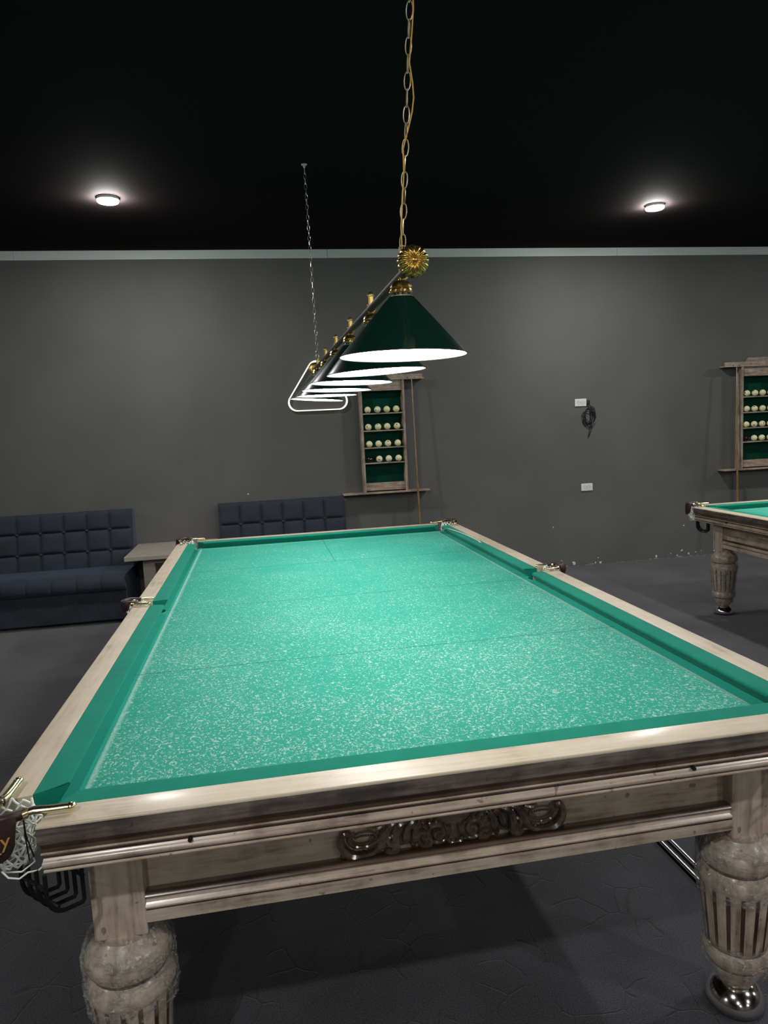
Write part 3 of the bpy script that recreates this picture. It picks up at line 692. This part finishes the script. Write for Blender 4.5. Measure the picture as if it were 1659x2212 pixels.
    # chains
    def chain(p, q, mat, pitch, wd, wr):
        p, q = Vector(p), Vector(q); d = (q - p); n_ = int(d.length / pitch); d.normalize(); mb = MB()
        a = Vector((1, 0, 0)); a = (a - d * a.dot(d)).normalized(); bq = d.cross(a); hl = pitch / 2 + wr
        for i in range(n_):
            c_ = p + d * pitch * (i + 0.5); s_ = (a if i % 2 == 0 else bq); tw = 0.25 * math.sin(i * 1.7); s_ = (s_ * math.cos(tw) + (bq if i % 2 == 0 else a) * math.sin(tw)); pts = []
            for k in range(14):
                an = 2 * PI * k / 14; ex = abs(math.cos(an)) ** 0.8 * (1 if math.cos(an) > 0 else -1); pts.append(c_ + d * math.sin(an) * hl + s_ * ex * wd / 2)
            mb.tube(pts, wr, mat, 6, closed=True)
        return mb
    chain((0.008, -1.40, BZ + 0.066), (0.055, -1.66, 3.395), M_chain, 0.0385, 0.0165, 0.0016).build('chain', t_)['label'] = 'brass link chain nearest the camera'
    chain((0.008, 1.40, BZ + 0.066), (0.014, 1.634, 3.385), M_steel, 0.0355, 0.0165, 0.0015).build('chain', t_)['label'] = 'steel link chain at the far end'
    for (x, y) in ((0.055, -1.66), (0.014, 1.634)):
        mb = MB(); mb.lathe([(0.020, 0.0), (0.018, -0.004), (0.007, -0.007), (0.007, -0.020), (0.003, -0.024), (0.0, -0.024)][::-1], M_white, 20); mb.build('ceiling_hook', t_, loc=(x, y, H))
    # yellow cord woven through the near chain
    mb = MB(); A = Vector((0.008, -1.40, BZ + 0.05)); B = Vector((0.055, -1.66, 3.39))
    mb.tube([A + (B - A) * u + Vector((off, -0.004, 0)) for u, off in [(0, 0.0), (0.02, -0.004), (0.055, -0.007), (0.11, -0.006), (0.16, -0.004), (0.20, -0.008), (0.235, 0.004), (0.265, 0.013), (0.29, 0.016), (0.315, 0.012), (0.35, 0.002), (0.40, 0.006), (0.44, 0.008), (0.48, 0.004), (0.52, -0.002), (0.56, -0.010), (0.60, -0.010), (0.64, -0.004), (0.69, 0.004), (0.75, 0.009), (0.80, 0.005), (0.86, -0.005), (0.93, 0.004), (1, 0)]], 0.0027, M_cord, 8, flat=0.7)
    mb.build('yellow_cord', t_)
    return t_
lampA = lamp('row of six dark green cone lamps on a brown bar above the nearest billiard table', 0)
lampB = copy_tree(lampA); lampB.location = (4.005, -0.03, 0); lampB['label'] = 'row of green cone lamps hanging above the second billiard table, beyond the right edge'

# ------------------------------------------------------------------ ceiling lights
def ceiling_light(x, y, label):
    t_ = thing('ceiling_light', label, 'ceiling light', (x, y, H), group='small round ceiling lights')
    mb = MB(); mb.lathe([(0.0, 0.0), (0.0775, 0.0), (0.0775, -0.0195), (0.0745, -0.0205)], M_white, 48, cap=False); mb.build('housing', t_)
    mb = MB(); mb.lathe([(0.0745, -0.0205), (0.0745, -0.0290), (0.070, -0.0340), (0.0, -0.0350)], M_ceil, 48, cap=False)
    mb.build('diffuser', t_)['label'] = 'glowing white lens'
    return t_
L0 = None
for x, y, lb in [(-1.380, 2.35, 'round glowing ceiling light above the left sofa, left of the lamp chains'), (3.058, 2.46, 'round glowing ceiling light at the upper right of the photo'),
                 (3.06, -0.72, 'added unseen ceiling light beyond the top edge between both tables'),  # unseen light added to brighten the side of the second table
                 (-1.38, -3.85, 'round ceiling light behind the camera on the left'), (3.06, -3.85, 'round ceiling light behind the camera on the right'),
                 (-1.38, -6.95, 'added unseen fill light well behind the camera on the left'), (3.06, -6.95, 'added unseen fill light well behind the camera on the right'),  # rear pair added out of view as low fill for the front apron
                 (-1.38, -10.2, 'added unseen fill light near the front wall on the left'), (3.06, -10.2, 'added unseen fill light near the front wall on the right'),  # further unseen pair added for the same frontal fill
                 (-5.8, -3.85, 'added unseen fill light behind the camera at the far left'), (7.5, -3.85, 'added unseen fill light behind the camera at the far right'),  # outer pair put in out of view for more light on the table front
                 (-5.8, 2.4, 'round ceiling light beyond the left edge, past the sofas'),
                 (7.5, 2.4, 'round ceiling light far right, beyond the second table')]:
    if L0 is None: L0 = ceiling_light(x, y, lb)
    else:
        q = copy_tree(L0); q.location = (x, y, H); q['label'] = lb

# ------------------------------------------------------------------ sofas
def sofa(label, cx_, fy, rows, top):
    t_ = thing('sofa', label, 'sofa', (cx_, fy, 0)); Wd = 1.25; nc = 6; hw = Wd / 2; cw = Wd / nc
    mb = MB(); mb.rbox((-hw, 0.02, 0.035), (hw, 0.73, 0.300), M_velvet, 0.008); mb.build('base', t_)
    mb = MB()
    for sx in (-1, 1):
        for y in (0.07, 0.67): mb.box((sx * (hw - 0.08) - 0.02, y - 0.02, 0), (sx * (hw - 0.08) + 0.02, y + 0.02, 0.036), M_blackfab)
    mb.build('feet', t_)
    # backrest, tufted front
    z0, z1 = 0.42, top; zr = [z0 - 0.03] + sorted(rows) + [z1]; per = 14
    us = [i / per for i in range(nc * per + 1)]; xs_ = [-hw + u * cw for u in us]
    zs = []
    for a, c_ in zip(zr, zr[1:]): zs += [a + (c_ - a) * i / per for i in range(per)]
    zs.append(z1)
    def bul(x, z):
        u = ((x + hw) / cw) % 1.0; u = 0.0 if abs(x - hw) < 1e-6 else u
        for a, c_ in zip(zr, zr[1:]):
            if a <= z <= c_ + 1e-9: v_ = (z - a) / (c_ - a); break
        e = 1.0
        du, dv = min(u, 1 - u) * cw, min(v_, 1 - v_) * 0.19
        gx = 1 - math.exp(-du / 0.011); gz = 1 - math.exp(-dv / 0.011)
        dome = (1 - (2 * u - 1) ** 2) ** 0.5 * (1 - (2 * v_ - 1) ** 2) ** 0.5
        h_ = 0.016 * gx * gz + 0.016 * dome
        if z > z1 - 0.03: h_ = h_ * max(0, (z1 - z) / 0.03) ** 0.5
        eg = min(x + hw, hw - x)
        if eg < 0.03: h_ *= max(0, eg / 0.03) ** 0.5
        return h_
    vs = []
    for z in zs:
        for x in xs_:
            k = (z - z0) / (z1 - z0); yf = 0.500 + 0.125 * k; wob = 0.0016 * noise.noise(Vector((x * 14, z * 14, cx_)))
            topd = 0.010 if z > z1 - 1e-6 else 0; vs.append((x, yf - bul(x, z) + wob + topd, z - (0.004 * (1 - bul(x, z1 - 0.05) / 0.04) if z > z1 - 0.01 else 0)))
    nx_ = len(xs_); fs = [(j * nx_ + i, j * nx_ + i + 1, (j + 1) * nx_ + i + 1, (j + 1) * nx_ + i) for j in range(len(zs) - 1) for i in range(nx_ - 1)]
    mb = MB(); mb.add(vs, fs, M_velvet, True)
    # body behind
    mb.add([(-hw, 0.497, z0 - 0.03), (-hw, 0.73, z0 - 0.03), (-hw, 0.73, z1 - 0.02), (-hw, 0.70, z1), (-hw, 0.636, z1), (hw, 0.497, z0 - 0.03), (hw, 0.73, z0 - 0.03), (hw, 0.73, z1 - 0.02), (hw, 0.70, z1), (hw, 0.636, z1)],
           [(0, 1, 2, 3, 4), (9, 8, 7, 6, 5), (1, 6, 7, 2), (2, 7, 8, 3), (3, 8, 9, 4), (0, 5, 6, 1)], M_velvet, False)
    bk = mb.build('backrest', t_, angle=60)
    for z in sorted(rows):
        for i in range(1, nc):
            k = (z - z0) / (z1 - z0); m2 = MB(); m2.ball((0, 0, 0), 0.013, M_button, (1, 0.6, 1), n=12)
            if 'BT' not in globals(): globals()['BT'] = m2.build('button', bk); o = BT
            else: o = BT.copy(); C.objects.link(o); o.parent = bk
            o.location = (-hw + i * cw, 0.500 + 0.125 * k - 0.015, z)
    # seat cushion
    prof = [(0.03, 0.300), (0.006, 0.302), (-0.012, 0.318), (-0.018, 0.345), (-0.018, 0.375), (-0.012, 0.402), (0.004, 0.425), (0.030, 0.440), (0.070, 0.447), (0.12, 0.449), (0.20, 0.449), (0.30, 0.448), (0.40, 0.447), (0.53, 0.445)]
    vs = []
    for (y, z) in prof:
        for x in xs_:
            u = ((x + hw) / cw) % 1.0; du = min(u, 1 - u) * cw; edge = min(x + hw, hw - x)
            cr = math.exp(-du / 0.005) * (1 if y < 0.10 else 0.25) * (0 if edge < 0.004 else 1)
            er = math.exp(-edge / 0.02) * 0.012; puff = 0.002 * math.sin(PI * u) ** 2 * (1 if y < 0.25 else 0.4) + 0.004 * noise.noise(Vector((x * 5, y * 6, cx_)))
            dy = 0.010 * cr + er - puff if z < 0.435 else 0; dz = -(0.008 * cr + er) + puff if z > 0.40 else 0
            vs.append((x, y + dy, z + dz))
    fs = [(j * nx_ + i, j * nx_ + i + 1, (j + 1) * nx_ + i + 1, (j + 1) * nx_ + i) for j in range(len(prof) - 1) for i in range(nx_ - 1)]
    nprof = len(prof); fs += [[j * nx_ for j in range(nprof)] + [nprof * nx_], [j * nx_ + nx_ - 1 for j in range(nprof)][::-1] + [nprof * nx_ + 1]]
    vs += [(-hw, 0.53, 0.302), (hw, 0.53, 0.302)]
    mb = MB(); mb.add(vs, fs, M_velvet, True); mb.build('seat_cushion', t_, angle=60)
    return t_
sofa('dark navy velvet tufted sofa at the left edge, beside the grey side table', -2.288, 3.165, [0.592, 0.787], 0.965)
sofa('dark navy velvet tufted sofa half hidden behind the far end of the billiard table', -0.222, 3.165, [0.560, 0.748], 0.958)

# side table
t_ = thing('side_table', 'low grey wooden side table between the two navy sofas', 'table', (-1.265, 3.52, 0))
mb = MB(); mb.rbox((-0.385, -0.40, 0.562), (0.385, 0.395, 0.600), M_side, 0.003); mb.build('tabletop', t_)
Lm = None
for sx in (-1, 1):
    for y in (-0.26, 0.30):
        if Lm is None: mb = MB(); mb.rbox((-0.052, -0.03, 0), (0.052, 0.03, 0.562), M_side, 0.002); Lm = mb.build('leg', t_); q = Lm
        else: q = Lm.copy(); C.objects.link(q)
        q.location = (sx * 0.195, y, 0)
mb = MB(); mb.rbox((-0.143, -0.285, 0.510), (0.143, -0.262, 0.561), M_side, 0.002); mb.build('apron', t_)

# ------------------------------------------------------------------ ball racks
SHZ = [1.778, 1.604, 1.431, 1.275]
def rack(cx_, label):
    t_ = thing('ball_rack', label, 'ball rack', (cx_, 3.92, 0)); F = -0.100; g = M_rack; gx = M_rackx
    mb = MB(); mb.box((-0.215, -0.010, 0.985), (0.215, -0.001, 2.105), M_felt); mb.build('green_backing', t_)
    for sx in (-1, 1):
        mb = MB(); x0, x1 = sorted((sx * 0.2325, sx * 0.207)); mb.rbox((x0, F, 0.972), (x1, -0.001, 2.105), g, 0.002)
        x0, x1 = sorted((sx * 0.2325, sx * 0.238)); mb.box((x0, F + 0.045, 0.972), (x1, F + 0.060, 2.105), g)
        mb.build('side_panel', t_)
    for z in SHZ: mb = MB(); mb.box((-0.207, F + 0.004, z - 0.013), (0.207, -0.010, z), gx); mb.build('shelf', t_)
    mb = MB(); mb.box((-0.207, F + 0.030, 0.985), (0.207, F + 0.048, 1.066), gx); mb.tube([(-0.02, F + 0.029, 1.025), (-0.02, F + 0.0305, 1.025)], 0.0035, M_hole, 10); mb.build('bottom_panel', t_)
    mb = MB(); mb.box((-0.207, F + 0.018, 2.000), (0.207, F + 0.036, 2.105), gx); mb.box((-0.207, F + 0.012, 2.000), (0.207, F + 0.020, 2.012), gx); mb.build('top_panel', t_)
    mb = MB(); mb.box((-0.44, F - 0.006, 2.105), (0.44, -0.001, 2.119), gx)
    c_ = [(-0.43, 2.119), (0.43, 2.119), (0.43, 2.158), (0.170, 2.158), (0.148, 2.198), (0.140, 2.203), (-0.140, 2.203), (-0.148, 2.198), (-0.170, 2.158), (-0.43, 2.158)]
    n = len(c_); mb.add([(x, F + 0.008, z) for x, z in c_] + [(x, F + 0.026, z) for x, z in c_], [list(range(n)), list(range(n, 2 * n))[::-1]] + [(i, (i + 1) % n, n + (i + 1) % n, n + i) for i in range(n)], gx)
    for sx in (-1, 1):
        for dx_ in (0.27, 0.345): mb.tube([(sx * dx_, F - 0.0065, 2.116), (sx * dx_, F - 0.004, 2.1205)], 0.006, M_hole, 8)
    mb.build('cornice', t_)
    mb = MB(); mb.rbox((-0.452, F - 0.030, 0.955), (0.452, -0.001, 0.972), gx, 0.004)
    mb.build('bottom_shelf', t_)
    return t_
rk = rack(0.855, 'wooden ball rack with green backing hanging on the wall behind the nearest lamp')
rk2 = copy_tree(rk); rk2.location = (5.148, 3.92, 0); rk2['label'] = 'wooden ball rack with green backing cut off by the right edge of the photo'
ball0 = None; ORD = ['first', 'second', 'third', 'fourth']; RW = ['top row', 'second row', 'third row', 'bottom row']
for rk_, xs0, where, grp in ((0, [0.703, 0.802, 0.900, 1.000], 'rack behind the lamp', 'balls in the rack behind the lamp'), (1, [5.000, 5.100, 5.200, 5.298], 'rack at right edge', 'balls in the rack at the right edge')):
    for ri, z in enumerate(SHZ):
        for ci, x in enumerate(xs0):
            blk = (ri == 3 and ci == 0)
            if ball0 is None:
                mb = MB(); mb.ball((0, 0, 0), 0.034, M_ball, n=40); ball0 = mb.build('billiard_ball')
                mb = MB(); mb.ball((0, 0, 0), 0.034, M_cue8, n=40); ball1 = mb.build('billiard_ball'); o = ball0
            elif blk and rk_ == 0: o = ball1
            else: o = (ball1 if blk else ball0).copy(); C.objects.link(o)
            o.location = (x + random.uniform(-0.003, 0.003), 3.848, z + 0.034)
            o.rotation_euler = (random.uniform(-0.9, 0.9), 0, random.uniform(-1.3, 1.0)) if not blk else (0, 0, 0)
            tag(o, ('dark ball, ' if blk else 'cream ball, ') + ORD[ci] + ' from left, ' + RW[ri] + ' of ' + where, 'billiard ball', grp)
# cues hanging from the racks
def cue(x, y0, x1, zt, zb, label):
    mb = MB(); A, B = Vector((x, y0 + 0.003, zt)), Vector((x1, y0 - 0.06, zb)); k = [0, 0.008, 0.0081, 0.55, 0.56, 1.0]; R_ = [0.0062, 0.0063, 0.0064, 0.0098, 0.0100, 0.0145]
    mb.tube([A + (B - A) * u for u in k[:4]], R_[:4], M_cue, 14); mb.tube([A + (B - A) * u for u in k[3:]], R_[3:], M_cue, 14)
    return tag(mb.build('cue_stick'), label, 'cue', 'cues standing against the ball racks')
cue(1.163, 3.800, 1.176, 2.104, 0.46, 'thin brown cue standing against the rack behind the lamp')
cue(4.838, 3.800, 4.825, 2.104, 0.46, 'thin brown cue standing left of the rack at the right edge')

# ------------------------------------------------------------------ triangle light, sockets, cable
mb = MB(); pts = []; cx_, cz_ = 0.210, 2.035; Rc = 0.085
tri = [(-0.282 + cx_ + Rc * 0.86, 1.835 + Rc), (0.282 + cx_ - Rc * 0.86, 1.835 + Rc), (cx_, 2.355 - Rc - 0.035)]
for i, (x, z) in enumerate(tri):
    a0 = [150, -90, 30][i]
    for k in range(9):
        a = math.radians(a0 + 120 * k / 8); pts.append((x + Rc * math.cos(a), 3.865, z + Rc * math.sin(a)))
tl = thing('triangle_light', 'rounded triangle of glowing led strip on the wall behind the lamp row', 'wall light', (0, 0, 0))
def strip(dy0, dy1, scale, wd, m, nmn):
    b_ = MB(); N = len(pts); c = Vector((cx_, 0, 2.02)); vs = []
    for p in pts:
        d = (Vector(p) - Vector((cx_, 3.865, 2.02))); l = d.length; d.normalize()
        for (off, y) in ((-wd / 2, dy0), (wd / 2, dy0), (wd / 2, dy1), (-wd / 2, dy1)):
            q = Vector((cx_, 0, 2.02)) + d * (l + off * 1.0 + scale); vs.append((q.x, y, q.z))
    fs = [(i * 4 + k, i * 4 + (k + 1) % 4, ((i + 1) % N) * 4 + (k + 1) % 4, ((i + 1) % N) * 4 + k) for i in range(N) for k in range(4)]
    b_.add(vs, fs, m, False); return b_.build(nmn, tl)
strip(3.900, 3.9195, 0.0, 0.020, M_white, 'frame'); strip(3.885, 3.8995, 0.0, 0.017, M_tri, 'led_strip')
S0_ = None
for (x, z, lb) in ((3.046, 1.792, 'white double wall socket, the higher one, beside the coiled black cable'), (3.106, 0.870, 'white double wall socket, the lower one, below the coiled cable')):
    if S0_ is None:
        s_ = thing('wall_socket', lb, 'socket', (x, 3.92, z))
        mb = MB(); mb.rbox((-0.066, -0.012, -0.040), (0.066, -0.0005, 0.040), M_white, 0.004); mb.build('cover_plate', s_)
        for sx in (-1, 1):
            mb = MB(); mb.tube([(sx * 0.022 + 0.0175 * math.cos(a / 20 * 2 * PI), -0.0122, 0.0175 * math.sin(a / 20 * 2 * PI)) for a in range(20)], 0.0018, M_sockdk, 6, closed=True)
            for q in (-1, 1): mb.tube([(sx * 0.022 + q * 0.0075, -0.0118, 0.0), (sx * 0.022 + q * 0.0075, -0.0128, 0.0)], 0.0028, M_hole, 8)
            mb.build('outlet', s_)
        mb = MB(); mb.tube([(-0.05, -0.0122, -0.028), (0.05, -0.0122, -0.028), (0.05, -0.0122, 0.028), (-0.05, -0.0122, 0.028)], 0.0008, M_sockdk, 4, closed=True); mb.build('inner_frame', s_)
        S0_ = s_
    else:
        q = copy_tree(S0_); q.location = (x, 3.92, z); q['label'] = lb
mb = MB(); pts2 = []
for i in range(150):
    a = i / 24 * 2 * PI; q = i / 150
    pts2.append((3.140 + (0.064 + 0.010 * math.sin(i * 0.31)) * math.cos(a) + 0.012 * math.sin(i * 0.11), 3.908 - 0.020 * (0.5 + 0.5 * math.sin(i * 0.7)) , 1.640 + (0.082 + 0.016 * math.sin(i * 0.17)) * math.sin(a) - 0.018 * math.sin(i * 0.09)))
pre = [(3.125, 3.90, 1.790), (3.140, 3.895, 1.770), (3.150, 3.893, 1.745), (3.185, 3.895, 1.70)]
post = [(3.170, 3.90, 1.52), (3.150, 3.903, 1.46), (3.135, 3.905, 1.425), (3.128, 3.905, 1.420), (3.135, 3.900, 1.46), (3.150, 3.900, 1.53), (3.150, 3.895, 1.60), (3.165, 3.895, 1.72)]
mb.tube(pre + pts2 + post, 0.0042, M_cable, 6)
tag(mb.build('power_cable'), 'coiled black cable hanging from the higher wall socket', 'cable')
mb = MB(); mb.rbox((3.112, 3.885, 1.772), (3.142, 3.9195, 1.815), M_cable, 0.006); tag(mb.build('cable_plug'), 'small black plug beside the higher white wall socket', 'plug')

# chrome rods lying on the carpet behind the near-right leg
for x, lb in ((1.006, 'chrome rod on the carpet under the table, the left one of two'), (1.046, 'chrome rod on the carpet under the table, the right one of two')):
    mb = MB(); mb.tube([(x, -1.52, 0.0075), (x, -0.55, 0.0075)], 0.0075, M_rod, 12); tag(mb.build('metal_rod'), lb, 'rod', 'chrome rods on the carpet')
# pale strap lying over the right cushion near the far pocket
P_ = [(0.870, 1.700, 0.850), (0.872, 1.66, 0.858), (0.882, 1.60, 0.880), (0.893, 1.55, 0.888), (0.905, 1.47, 0.889), (0.924, 1.36, 0.8865), (0.934, 1.24, 0.8855), (0.938, 1.10, 0.8850), (0.937, 0.98, 0.8845), (0.926, 0.90, 0.8845)]
mb = MB(); mb.add([(x - 0.007, y, z) for x, y, z in P_] + [(x + 0.007, y, z) for x, y, z in P_] + [(x - 0.007, y, z - 0.0016) for x, y, z in P_] + [(x + 0.007, y, z - 0.0016) for x, y, z in P_],
       [f for i in range(9) for f in ((i, i + 1, 11 + i, 10 + i), (20 + i, 30 + i, 31 + i, 21 + i), (i, 20 + i, 21 + i, i + 1), (10 + i, 11 + i, 31 + i, 30 + i))] + [(0, 10, 30, 20), (9, 29, 39, 19)], nm('pale grey ribbon', (0.36, 0.44, 0.38), 0.7), True)
tag(mb.build('ribbon'), 'pale grey ribbon lying along the right cushion near the far corner pocket', 'ribbon')
